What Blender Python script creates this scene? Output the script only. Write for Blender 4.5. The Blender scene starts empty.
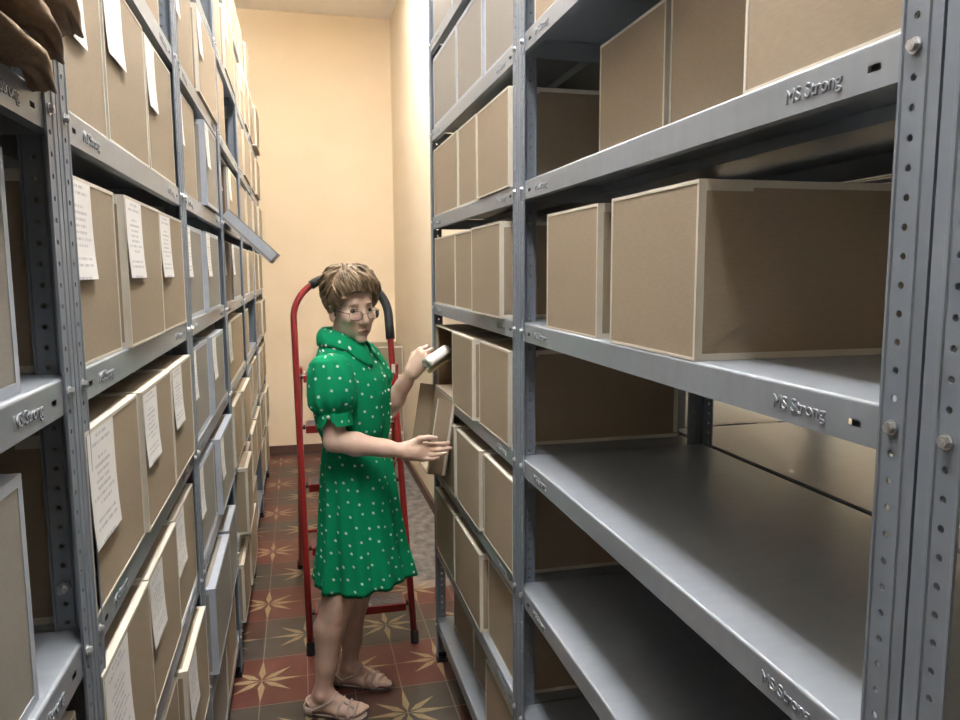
import bpy, bmesh, math, random
import numpy as np
from mathutils import Vector, Matrix
rnd = random.Random(7)
SC = bpy.context.scene
COL = SC.collection

# ------------------------------------------------------------------ materials
def mat(name, col, rough=.6, metal=0., noise=None, bump=None, spec=.5, emit=None, coat=0.):
    m = bpy.data.materials.new(name); m.use_nodes = True
    nt = m.node_tree; b = nt.nodes['Principled BSDF']
    b.inputs['Base Color'].default_value = (*col, 1)
    b.inputs['Roughness'].default_value = rough
    b.inputs['Metallic'].default_value = metal
    b.inputs['Specular IOR Level'].default_value = spec
    b.inputs['Coat Weight'].default_value = coat
    if emit:
        b.inputs['Emission Color'].default_value = (*emit[0], 1)
        b.inputs['Emission Strength'].default_value = emit[1]
    tc = nt.nodes.new('ShaderNodeTexCoord')
    if noise:
        col2, scale, stretch = noise
        mp = nt.nodes.new('ShaderNodeMapping'); mp.inputs['Scale'].default_value = stretch
        nz = nt.nodes.new('ShaderNodeTexNoise'); nz.inputs['Scale'].default_value = scale
        nz.inputs['Detail'].default_value = 5
        rp = nt.nodes.new('ShaderNodeValToRGB')
        rp.color_ramp.elements[0].position = .3; rp.color_ramp.elements[1].position = .7
        rp.color_ramp.elements[0].color = (*col, 1); rp.color_ramp.elements[1].color = (*col2, 1)
        nt.links.new(tc.outputs['Object'], mp.inputs['Vector']); nt.links.new(mp.outputs['Vector'], nz.inputs['Vector'])
        nt.links.new(nz.outputs['Fac'], rp.inputs['Fac']); nt.links.new(rp.outputs['Color'], b.inputs['Base Color'])
    if bump:
        scale, strength, dist = bump
        nb = nt.nodes.new('ShaderNodeTexNoise'); nb.inputs['Scale'].default_value = scale; nb.inputs['Detail'].default_value = 4
        bp = nt.nodes.new('ShaderNodeBump'); bp.inputs['Strength'].default_value = strength; bp.inputs['Distance'].default_value = dist
        nt.links.new(tc.outputs['Object'], nb.inputs['Vector']); nt.links.new(nb.outputs['Fac'], bp.inputs['Height'])
        nt.links.new(bp.outputs['Normal'], b.inputs['Normal'])
    return m
ONE = (1, 1, 1)
M = {}
M['card'] = mat('tan_cardboard', (0.305, 0.246, 0.178), .75, noise=((0.34, 0.277, 0.204), 60, (1, 1, 6)), bump=(250, .12, .001), spec=.25)
M['card_blue'] = mat('grey_cardboard', (0.247, 0.231, 0.207), .7, noise=((0.277, 0.259, 0.231), 60, (1, 1, 6)), spec=.3)
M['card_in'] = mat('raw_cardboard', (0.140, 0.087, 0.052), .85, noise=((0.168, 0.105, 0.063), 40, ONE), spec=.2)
M['tape'] = mat('cream_tape', (0.593, 0.562, 0.484), .55, noise=((0.632, 0.601, 0.530), 30, ONE), spec=.4)
M['tape_blue'] = mat('grey_blue_tape', (0.359, 0.406, 0.484), .5, noise=((0.406, 0.445, 0.515), 30, ONE), spec=.4)
M['metal'] = mat('grey_paint', (0.207, 0.245, 0.299), .42, .2, noise=((0.229, 0.268, 0.324), 25, (1, 1, .3)), spec=.5)
M['shelf'] = mat('grey_shelf_paint', (0.268, 0.303, 0.347), .38, .25, noise=((0.295, 0.33, 0.374), 14, (1, 4, 1)), spec=.5)
M['bolt'] = mat('zinc_bolt', (.62, .64, .66), .28, .9)
M['black'] = mat('black_plastic', (0.009, 0.009, 0.010), .5)
M['wall'] = mat('peach_wall_paint', (0.88, 0.735, 0.545), .85, noise=((0.9, 0.76, 0.57), 3, ONE), bump=(90, .1, .002), spec=.2)
M['cream'] = mat('cream_wall_paint', (.86, .75, .58), .85, noise=((.88, .78, .61), 3, ONE), bump=(90, .1, .002), spec=.2)
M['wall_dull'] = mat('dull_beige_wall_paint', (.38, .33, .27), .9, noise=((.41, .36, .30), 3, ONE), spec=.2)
M['ceil'] = mat('ceiling_paint', (.90, .85, .80), .9, noise=((.92, .87, .82), 3, ONE), spec=.2)
M['skirt'] = mat('brown_skirting', (.10, .05, .035), .5, noise=((.13, .065, .045), 15, ONE))
M['red'] = mat('red_tube_paint', (0.230, 0.012, 0.013), .3, .1, noise=((0.255, 0.016, 0.015), 20, ONE), coat=.3)
M['foam'] = mat('black_foam', (0.015, 0.017, 0.020), .6, noise=((0.025, 0.026, 0.029), 60, ONE))
M['tread'] = mat('grey_tread', (.13, .11, .11), .7, noise=((.18, .16, .15), 80, ONE))
M['skin'] = mat('skin', (0.54, 0.385, 0.31), .5, noise=((0.59, 0.43, 0.35), 25, ONE), spec=.4)
M['skin'].node_tree.nodes['Principled BSDF'].inputs['Subsurface Weight'].default_value = .12
M['skin'].node_tree.nodes['Principled BSDF'].inputs['Subsurface Radius'].default_value = (.01, .004, .002)
M['lip'] = mat('lips', (.40, .20, .17), .45)
M['eyewhite'] = mat('eye_white', (.7, .67, .63), .25)
M['iris'] = mat('iris_brown_grey', (.055, .045, .04), .2)
M['brow'] = mat('brow_hair', (0.2, 0.13, 0.08), .7)
M['hair'] = mat('ash_blonde_hair', (0.081, 0.053, 0.030), .5, noise=((0.281, 0.204, 0.123), 34, (1, 1, .35)), bump=(160, .5, .004), spec=.4)
M['wire'] = mat('dark_glasses_wire', (.03, .025, .03), .3, .6)
g = bpy.data.materials.new('spectacle_glass'); g.use_nodes = True
gb = g.node_tree.nodes['Principled BSDF']; gb.inputs['Transmission Weight'].default_value = 1.; gb.inputs['IOR'].default_value = 1.05
gb.inputs['Roughness'].default_value = .02; gb.inputs['Base Color'].default_value = (.97, .96, .99, 1); M['lens'] = g
M['sandal'] = mat('pale_pink_leather', (0.449, 0.360, 0.320), .5, noise=((0.490, 0.401, 0.360), 30, ONE))
M['sole'] = mat('dark_sole', (.05, .04, .038), .6)
M['pearl'] = mat('white_button', (.85, .85, .82), .25)
M['paper'] = mat('white_paper', (0.612, 0.597, 0.551), .7, noise=((0.650, 0.634, 0.597), 20, ONE))
M['paper_old'] = mat('yellowed_paper', (.62, .50, .30), .75, noise=((.70, .58, .38), 20, ONE))
M['kraft'] = mat('brown_kraft_paper', (0.17, 0.11, 0.065), .75, noise=((0.25, 0.17, 0.105), 12, ONE), bump=(25, .7, .01), spec=.3)
M['lampbody'] = mat('white_lamp_enamel', (.8, .8, .8), .4)
M['tube'] = mat('fluorescent_tube', (.9, .9, .9), .5, emit=((1., .97, .93), 24.0))
M['grout'] = mat('tile_grout', (0.235, 0.205, 0.175), .9)
def wornmat(name, a, b, sc=9):
    m = mat(name, a, .38, noise=(b, sc, ONE), spec=.5); return m
M['t_red'] = wornmat('oxblood_tile', (0.079, 0.018, 0.013), (0.110, 0.028, 0.020))
M['t_dark'] = wornmat('dark_brown_tile', (0.049, 0.018, 0.014), (0.072, 0.028, 0.020))
M['t_grey'] = wornmat('charcoal_tile', (0.034, 0.028, 0.024), (0.052, 0.044, 0.036))
M['t_star'] = wornmat('ochre_star_inlay', (.235, .175, .095), (.30, .235, .14), 25)
M['t_stone'] = mat('grey_worn_stone', (0.064, 0.055, 0.049), .7, noise=((0.227, 0.207, 0.187), 13, (1.6, 1, 1)))
def label_mat():
    m = bpy.data.materials.new('printed_label'); m.use_nodes = True
    nt = m.node_tree; b = nt.nodes['Principled BSDF']; b.inputs['Roughness'].default_value = .65
    uv = nt.nodes.new('ShaderNodeUVMap'); sp = nt.nodes.new('ShaderNodeSeparateXYZ'); nt.links.new(uv.outputs['UV'], sp.inputs[0])
    def mth(op, a, bb=None):
        n = nt.nodes.new('ShaderNodeMath'); n.operation = op
        for i, v in enumerate((a, bb)):
            if v is None: continue
            if isinstance(v, (int, float)): n.inputs[i].default_value = v
            else: nt.links.new(v, n.inputs[i])
        return n.outputs[0]
    v = sp.outputs['Y']; u = sp.outputs['X']
    rows = mth('MULTIPLY', v, 15.); fr = mth('FRACT', rows); inrow = mth('LESS_THAN', fr, .42); row = mth('FLOOR', rows)
    cb = nt.nodes.new('ShaderNodeCombineXYZ'); nt.links.new(mth('MULTIPLY', u, 34.), cb.inputs[0]); nt.links.new(mth('MULTIPLY', row, 3.7), cb.inputs[1])
    nz = nt.nodes.new('ShaderNodeTexNoise'); nz.inputs['Scale'].default_value = 1.; nz.inputs['Detail'].default_value = 2
    nt.links.new(cb.outputs[0], nz.inputs['Vector'])
    ink = mth('GREATER_THAN', nz.outputs['Fac'], .47)
    wn = nt.nodes.new('ShaderNodeTexWhiteNoise'); wn.noise_dimensions = '1D'; nt.links.new(row, wn.inputs['W'])
    half = mth('MULTIPLY', wn.outputs['Value'], .42)
    inside = mth('LESS_THAN', mth('ABSOLUTE', mth('SUBTRACT', u, .5)), half)
    keep = mth('GREATER_THAN', wn.outputs['Value'], .28)
    f = mth('MULTIPLY', mth('MULTIPLY', inrow, ink), mth('MULTIPLY', inside, keep))
    mx = nt.nodes.new('ShaderNodeMix'); mx.data_type = 'RGBA'
    mx.inputs['A'].default_value = (.80, .80, .80, 1); mx.inputs['B'].default_value = (.50, .50, .55, 1)
    nt.links.new(f, mx.inputs['Factor']); nt.links.new(mx.outputs['Result'], b.inputs['Base Color'])
    return m
M['label'] = label_mat()
def dress_mat():
    m = bpy.data.materials.new('green_polka_dot_cotton'); m.use_nodes = True
    nt = m.node_tree; b = nt.nodes['Principled BSDF']; b.inputs['Roughness'].default_value = .8
    b.inputs['Specular IOR Level'].default_value = .15
    uv = nt.nodes.new('ShaderNodeUVMap')
    vo = nt.nodes.new('ShaderNodeTexVoronoi'); vo.voronoi_dimensions = '2D'; vo.feature = 'F1'
    vo.inputs['Scale'].default_value = 1 / .043; vo.inputs['Randomness'].default_value = .62
    nt.links.new(uv.outputs['UV'], vo.inputs['Vector'])
    lt = nt.nodes.new('ShaderNodeMath'); lt.operation = 'LESS_THAN'; lt.inputs[1].default_value = .105
    nt.links.new(vo.outputs['Distance'], lt.inputs[0])
    mx = nt.nodes.new('ShaderNodeMix'); mx.data_type = 'RGBA'
    mx.inputs['A'].default_value = (.0015, .245, .105, 1); mx.inputs['B'].default_value = (.56, .67, .62, 1)
    nt.links.new(lt.outputs[0], mx.inputs['Factor']); nt.links.new(mx.outputs['Result'], b.inputs['Base Color'])
    mp = nt.nodes.new('ShaderNodeMapping'); mp.inputs['Scale'].default_value = (1.0, .35, 1)
    nz = nt.nodes.new('ShaderNodeTexNoise'); nz.inputs['Scale'].default_value = 20; nz.inputs['Detail'].default_value = 2
    bp = nt.nodes.new('ShaderNodeBump'); bp.inputs['Strength'].default_value = .55; bp.inputs['Distance'].default_value = .012
    nt.links.new(uv.outputs['UV'], mp.inputs['Vector']); nt.links.new(mp.outputs['Vector'], nz.inputs['Vector'])
    nt.links.new(nz.outputs['Fac'], bp.inputs['Height']); nt.links.new(bp.outputs['Normal'], b.inputs['Normal'])
    return m
M['dress'] = dress_mat()

# ------------------------------------------------------------------ mesh helpers
class MB:
    def __init__(s): s.v = []; s.f = []; s.m = []; s.uv = {}; s.sm = []
    def quad(s, pts, mi=0, uv=None):
        i = len(s.v); s.v += [tuple(p) for p in pts]; s.f.append(tuple(range(i, i + len(pts)))); s.m.append(mi)
        if uv: s.uv[len(s.f) - 1] = uv
    def box(s, a, b, mi=0):
        x0, y0, z0 = (min(a[i], b[i]) for i in range(3)); x1, y1, z1 = (max(a[i], b[i]) for i in range(3))
        i = len(s.v)
        s.v += [(x0, y0, z0), (x1, y0, z0), (x1, y1, z0), (x0, y1, z0), (x0, y0, z1), (x1, y0, z1), (x1, y1, z1), (x0, y1, z1)]
        for f in ((0, 3, 2, 1), (4, 5, 6, 7), (0, 1, 5, 4), (1, 2, 6, 5), (2, 3, 7, 6), (3, 0, 4, 7)):
            s.f.append(tuple(i + k for k in f)); s.m.append(mi)
    def tube(s, pts, r, n=10, mi=0, closed=False, caps=True):
        pts = [Vector(p) for p in pts]; N = len(pts)
        rr = r if isinstance(r, (list, tuple)) else [r] * N
        i0 = len(s.v); up = None
        for k, p in enumerate(pts):
            a = pts[(k - 1) % N] if (k > 0 or closed) else p
            b = pts[(k + 1) % N] if (k < N - 1 or closed) else p
            t = (b - a).normalized()
            if up is None: up = t.orthogonal().normalized()
            up = (up - t * up.dot(t)).normalized(); w = t.cross(up)
            for j in range(n):
                an = 2 * math.pi * j / n
                s.v.append(tuple(p + (up * math.cos(an) + w * math.sin(an)) * rr[k]))
        for k in range(N if closed else N - 1):
            k2 = (k + 1) % N
            for j in range(n):
                j2 = (j + 1) % n
                s.f.append((i0 + k * n + j, i0 + k * n + j2, i0 + k2 * n + j2, i0 + k2 * n + j)); s.m.append(mi)
        if caps and not closed:
            s.f.append(tuple(i0 + j for j in reversed(range(n)))); s.m.append(mi)
            s.f.append(tuple(i0 + (N - 1) * n + j for j in range(n))); s.m.append(mi)
    def grid(s, P, mi=0, UV=None, wrap=False):
        R, C = len(P), len(P[0]); i0 = len(s.v)
        for row in P: s.v += [tuple(p) for p in row]
        for a in range(R - 1):
            for b in range(C if wrap else C - 1):
                b2 = (b + 1) % C
                s.f.append((i0 + a * C + b, i0 + a * C + b2, i0 + (a + 1) * C + b2, i0 + (a + 1) * C + b)); s.m.append(mi)
                if UV: s.uv[len(s.f) - 1] = [UV[a][b], UV[a][b + 1], UV[a + 1][b + 1], UV[a + 1][b]]
    def sphere(s, c, r, mi=0, n=12, axes=None):
        rx, ry, rz = r if isinstance(r, (tuple, list)) else (r, r, r); c = Vector(c)
        A = axes or Matrix.Identity(3); P = []
        for a in range(n + 1):
            th = math.pi * a / n; row = []
            for b in range(2 * n):
                ph = math.pi * b / n
                row.append(c + A @ Vector((rx * math.sin(th) * math.cos(ph), ry * math.sin(th) * math.sin(ph), rz * math.cos(th))))
            P.append(row)
        s.grid(P, mi, wrap=True)
    def mesh(s, name, mats, smooth=False):
        me = bpy.data.meshes.new(name); me.from_pydata(s.v, [], s.f)
        for m in (mats if isinstance(mats, (list, tuple)) else [mats]): me.materials.append(m)
        me.polygons.foreach_set('material_index', s.m)
        if s.uv:
            l = me.uv_layers.new(name='UVMap')
            for fi, uvs in s.uv.items():
                p = me.polygons[fi]
                for li, u in zip(p.loop_indices, uvs): l.data[li].uv = u
        if smooth: me.polygons.foreach_set('use_smooth', [True] * len(me.polygons))
        me.update(); return me
    def build(s, name, mats, parent=None, loc=(0, 0, 0), smooth=False):
        return link(name, s.mesh(name, mats, smooth), parent, loc)
def link(name, me, parent=None, loc=(0, 0, 0)):
    o = bpy.data.objects.new(name, me); COL.objects.link(o); o.location = loc
    if parent: o.parent = parent
    return o
def thing(name, label, cat, loc=(0, 0, 0), group=None, rz=0.):
    o = bpy.data.objects.new(name, None); COL.objects.link(o); o.location = loc; o.rotation_euler = (0, 0, rz)
    o.empty_display_size = .05
    tag(o, label, cat, group); return o
def tag(o, label, cat, group=None):
    o['label'] = label; o['category'] = cat
    if group: o['group'] = group
    return o
def struct(o): o['kind'] = 'structure'; return o
def bevel(o, w, seg=2, ang=.6):
    m = o.modifiers.new('bevel', 'BEVEL'); m.width = w; m.segments = seg; m.limit_method = 'ANGLE'; m.angle_limit = ang
    return o

# ------------------------------------------------------------------ layout numbers (metres)
XL, XR = -.27, .511
Z = lambda k: .503 + .3268 * (k - 1)
W = .043
BACK, RWALL, CEIL = 6.72, .845, 3.76
LW, FRONT = -.86, -1.5
CROSS, FAR = 3.08, 2.75

# ------------------------------------------------------------------ the room
def panel(name, a, b, m): 
    q = MB(); q.box(a, b); return struct(q.build(name, m))
panel('wall_back', (LW - .1, BACK, 0), (RWALL + .1, BACK + .1, CEIL), M['wall'])
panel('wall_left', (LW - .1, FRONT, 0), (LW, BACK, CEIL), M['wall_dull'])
panel('wall_right', (RWALL, CROSS, 0), (RWALL + .1, BACK, CEIL), M['cream'])
panel('wall_cross', (RWALL + .1, CROSS, 0), (FAR, CROSS + .1, CEIL), M['cream'])
panel('wall_far_right', (FAR, FRONT, 0), (FAR + .1, CROSS + .1, CEIL), M['cream'])
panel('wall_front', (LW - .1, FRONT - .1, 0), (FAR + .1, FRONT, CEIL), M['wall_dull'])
panel('ceiling', (LW - .1, FRONT - .1, CEIL), (FAR + .1, BACK + .1, CEIL + .1), M['ceil'])
panel('baseboard_back', (LW, BACK - .018, 0), (RWALL, BACK, .075), M['skirt'])
panel('baseboard_right', (RWALL - .018, CROSS, 0), (RWALL, BACK - .018, .075), M['skirt'])
# tiled floor: one mesh, each tile a quad, the ochre stars inlaid over the tile corners
fl = MB()
fl.box((LW - .1, FRONT - .1, -.1), (FAR + .1, BACK + .1, -.0012), 0)
TX, TY, X0, Y0 = .1767, .1765, -.190, 2.905
GX, GY = .56, 3.70
i_lo, i_hi = int((LW - X0) / TX) - 1, int((FAR - X0) / TX) + 1
j_lo, j_hi = int((FRONT - Y0) / TY) - 1, int((BACK - Y0) / TY) + 1
frnd = random.Random(3)
for i in range(i_lo, i_hi):
    for j in range(j_lo, j_hi):
        xa, xb = X0 + i * TX + .0017, X0 + (i + 1) * TX - .0017
        ya, yb = Y0 + j * TY + .0017, Y0 + (j + 1) * TY - .0017
        if xb > GX + .02 and yb > GY: continue
        even = (j % 4) in (0, 3)
        c0 = i if (i % 2 == 0) == even else i + 1
        t = frnd.random()
        mi = 1 if even and t < .93 else (2 if t < .5 else (3 if t < .93 else 1))
        if mi == 2 and even: mi = 2
        fl.quad([(xa, ya, 0), (xb, ya, 0), (xb, yb, 0), (xa, yb, 0)], mi)
for i in range(i_lo, i_hi):
    for j in range(j_lo, j_hi):
        if not ((i % 2 == 0 and j % 4 == 0) or (i % 2 == 1 and j % 4 == 2)): continue
        cx, cy = X0 + i * TX, Y0 + j * TY
        if cx > GX - .1 and cy > GY - .02: continue
        for k in range(8):
            a = k * math.pi / 4; L = .158 if k % 2 == 0 else .142
            if k % 2: a += (.13 if k in (3, 7) else -.13)
            d = Vector((math.cos(a), math.sin(a))); n = Vector((-d.y, d.x)); c = Vector((cx, cy))
            wd = .0135
            P = [c + d * .012, c + d * .052 - n * wd, c + d * L, c + d * .052 + n * wd]
            fl.quad([(p.x, p.y, .0006) for p in P], 4)
fl.quad([(GX, GY, .0004), (RWALL, GY, .0004), (RWALL, BACK, .0004), (GX, BACK, .0004)], 5)
struct(fl.build('floor', [M['grout'], M['t_red'], M['t_dark'], M['t_grey'], M['t_star'], M['t_stone']]))

# ------------------------------------------------------------------ shelving
_mc = {}
def post_mesh(sx, sy, H):
    key = ('post', sx, sy, H)
    if key in _mc: return _mc[key]
    q = MB(); t = .0018; pitch = .025; n = int(H / pitch); hr = .0034; u0 = .0275
    us = [0, .012, .0135, .017, .0185, u0 - .0075, u0 + .0075, .039, .0405, W]
    dz = [0, 0, .0014, .0014, 0, 0, 0, 0, .0014, .0014]
    def front(u, v, d): return (-sx * (d) , sy * u, v)          # faces the aisle
    def side(u, v, d): return (sx * u, -sy * d, v)               # runs into the rack
    for fn in (front, side):
        for off in (0, -t):
            for k in range(len(us) - 1):
                if k == 5: continue
                q.quad([fn(us[k], 0, dz[k] + off), fn(us[k + 1], 0, dz[k + 1] + off), fn(us[k + 1], H, dz[k + 1] + off), fn(us[k], H, dz[k] + off)])
        ua, ub = us[5], us[6]
        for c in range(n):
            va, vb = c * pitch, (c + 1) * pitch if c < n - 1 else H
            cv = va + pitch / 2
            outer = [(ua, va), (u0, va), (ub, va), (ub, cv), (ub, vb), (u0, vb), (ua, vb), (ua, cv)]
            inner = [(u0 + hr * math.cos(math.radians(225 + 45 * m)), cv + hr * math.sin(math.radians(225 + 45 * m))) for m in range(8)]
            for off in (0, -t):
                i0 = len(q.v)
                q.v += [fn(u, v, off) for u, v in outer] + [fn(u, v, off) for u, v in inner]
                for m in range(8):
                    m2 = (m + 1) % 8; q.f.append((i0 + m, i0 + m2, i0 + 8 + m2, i0 + 8 + m)); q.m.append(0)
            i0 = len(q.v)
            q.v += [fn(u, v, 0) for u, v in inner] + [fn(u, v, -t) for u, v in inner]
            for m in range(8):
                m2 = (m + 1) % 8; q.f.append((i0 + m, i0 + m2, i0 + 8 + m2, i0 + 8 + m)); q.m.append(0)
        q.quad([fn(W, 0, .0014), fn(W, 0, -t), fn(W, H, -t), fn(W, H, .0014)])
        q.quad([fn(0, H, 0), fn(W, H, 0), fn(W, H, -t), fn(0, H, -t)])
    me = q.mesh('post', M['metal']); _mc[key] = me; return me
def foot_mesh(sx, sy):
    key = ('foot', sx, sy)
    if key not in _mc:
        q = MB(); q.box((-sx * .003, -sy * .0, 0), (sx * W, sy * .006, .022)); q.box((-sx * .003, 0, 0), (sx * .006, sy * W, .022)); q.box((-sx * .003, 0, 0), (sx * W, sy * W, .006))
        _mc[key] = q.mesh('post_foot', M['black'])
    return _mc[key]
def shelf_mesh(sx, L, D):
    key = ('shelf', sx, L, D)
    if key in _mc: return _mc[key]
    q = MB(); h = .043; r = .004; y0, y1 = .0025, L - .0025; xi = .0022
    # rounded front edge + top sheet
    prof = [(xi, -r)] + [(xi + r - r * math.cos(a), -r + r * math.sin(a)) for a in (math.pi / 8, math.pi / 4, 3 * math.pi / 8)] + [(xi + r, 0), (D - xi - r, 0), (D - xi, -r), (D - xi, -h), (D - xi - .014, -h), (D - xi - .014, -h + .012)]
    for a, b in zip(prof, prof[1:]):
        q.quad([(sx * a[0], y0, a[1]), (sx * b[0], y0, b[1]), (sx * b[0], y1, b[1]), (sx * a[0], y1, a[1])])
    # front lip with a slot near each end
    ys = [y0, .068, .084, L - .084, L - .068, y1]; zs = [-h, -.027, -.0205, -r]
    for a in range(5):
        for b in range(3):
            if a in (1, 3) and b == 1: continue
            q.quad([(sx * xi, ys[a], zs[b]), (sx * xi, ys[a + 1], zs[b]), (sx * xi, ys[a + 1], zs[b + 1]), (sx * xi, ys[a], zs[b + 1])])
    for a in (1, 3):
        q.quad([(sx * (xi + .012), ys[a] - .01, zs[1] - .01), (sx * (xi + .012), ys[a + 1] + .01, zs[1] - .01), (sx * (xi + .012), ys[a + 1] + .01, zs[2] + .01), (sx * (xi + .012), ys[a] - .01, zs[2] + .01)])
    q.quad([(sx * xi, y0, -h), (sx * xi, y1, -h), (sx * (xi + .016), y1, -h), (sx * (xi + .016), y0, -h)])
    q.quad([(sx * (xi + .016), y0, -h), (sx * (xi + .016), y1, -h), (sx * (xi + .016), y1, -h + .012), (sx * (xi + .016), y0, -h + .012)])
    for y in (y0, y1): q.quad([(sx * xi, y, -r), (sx * (D - xi), y, -r), (sx * (D - xi), y, -h), (sx * xi, y, -h)])
    # underside and stiffening channel
    q.quad([(sx * (xi + .001), y0, -.002), (sx * (D - xi), y0, -.002), (sx * (D - xi), y1, -.002), (sx * (xi + .001), y1, -.002)])
    q.box((sx * (D * .5 - .04), y0 + .002, -.022), (sx * (D * .5 + .04), y1 - .002, -.0025))
    me = q.mesh('shelf', M['shelf']); _mc[key] = me; return me
def hexbolt_mesh(sx):
    key = ('bolt', sx)
    if key not in _mc:
        q = MB()
        for r, a, b, n in ((.007, 0, .0012, 16), (.0052, .0012, .0056, 6), (.003, .0056, .0062, 6)):
            i0 = len(q.v)
            for x in (a, b):
                for k in range(n): q.v.append((-sx * x, r * math.cos(2 * math.pi * k / n), r * math.sin(2 * math.pi * k / n)))
            for k in range(n): q.f.append((i0 + k, i0 + (k + 1) % n, i0 + n + (k + 1) % n, i0 + n + k)); q.m.append(0)
            q.f.append(tuple(i0 + n + k for k in range(n))); q.m.append(0)
        _mc[key] = q.mesh('bolt', M['bolt'])
    return _mc[key]
def text_mesh(sx):
    key = ('text', sx)
    if key in _mc: return _mc[key]
    cu = bpy.data.curves.new('lettering', 'FONT'); cu.body = 'MS Strong'; cu.size = .0205; cu.extrude = .0004; cu.align_x = 'CENTER'; cu.align_y = 'CENTER'
    cu.offset = -.0001; cu.bevel_depth = .0005; cu.bevel_resolution = 0; cu.space_character = 1.0
    o = bpy.data.objects.new('tmp', cu); COL.objects.link(o)
    dg = bpy.context.evaluated_depsgraph_get(); dg.update()
    me = bpy.data.meshes.new_from_object(o.evaluated_get(dg))
    bpy.data.objects.remove(o); bpy.data.curves.remove(cu)
    if sx > 0: R = Matrix(((0, 0, -1), (-1, 0, 0), (0, 1, 0)))
    else: R = Matrix(((0, 0, 1), (1, 0, 0), (0, 1, 0)))
    me.transform(R.to_4x4()); me.materials.clear(); me.materials.append(M['shelf']); me.name = 'embossed_lettering'
    _mc[key] = me; return me
def rack(label, xf, sx, ya, yb, levels, H=2.62, D=.5, detail=True, group='steel shelving racks'):
    ya += .0017; yb -= .0017; L = yb - ya
    t = thing('shelving_rack', label, 'shelving rack', (xf, ya, 0), group)
    for x, s1 in ((0, sx), (sx * D, -sx)):
        for y, s2 in ((0, 1), (L, -1)):
            p = link('post', post_mesh(s1, s2, H - .004), t, (x, y, .004))
            link('post_foot', foot_mesh(s1, s2), p, (0, 0, -.004))
    for k in levels:
        s = link('shelf', shelf_mesh(sx, L, D), t, (0, 0, Z(k)))
        if detail:
            for y in (.0275, L - .0275): link('bolt', hexbolt_mesh(sx), s, (-sx * .0004, y, -.018))
            for y in (.160, L - .160): link('embossed_lettering', text_mesh(sx), s, (sx * .0018, y, -.0235))
    return t
LB = [0., 1., 2., 3., 4., 5., 6.]
nm = ['nearest', 'second', 'third', 'fourth', 'fifth', 'farthest']
RACKS = []
for i in range(6):
    RACKS += [rack('grey steel shelving bay, %s along the left side of the aisle' % nm[i], XL, -1, LB[i], LB[i + 1], range(0, 9 if i > 1 else 8), H=2.6)]
RS0, RS1, RS2 = .5195, 1.7147, 2.9145
rack('grey steel shelving bay full of boxes beside the woman, right side', XR, 1, RS1, RS2, range(0, 9))
rack('wide grey shelving bay with bare shelves in right foreground', XR, 1, RS0, RS1, range(0, 8))
rack('grey shelving bay cut off by right edge of the photo', XR, 1, RS0 - 1.2, RS0, range(0, 8))
rack('rear shelving bay standing back to back behind the near right bay', XR + 1.007, -1, .70, 1.90, range(0, 8), detail=False)
rack('rear shelving bay standing back to back behind the boxes right of the woman', XR + 1.007, -1, 1.913, 3.05, range(0, 8), detail=False)
# nut and bolt joining the two nearest left frames
q = MB(); q.tube([(-.027, .9975, 1.215), (-.027, .972, 1.215)], .0032, 10); q.tube([(-.027, .993, 1.215), (-.027, .984, 1.215)], .0068, 6); q.build('joining_bolt', M['bolt'], RACKS[0])

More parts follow.
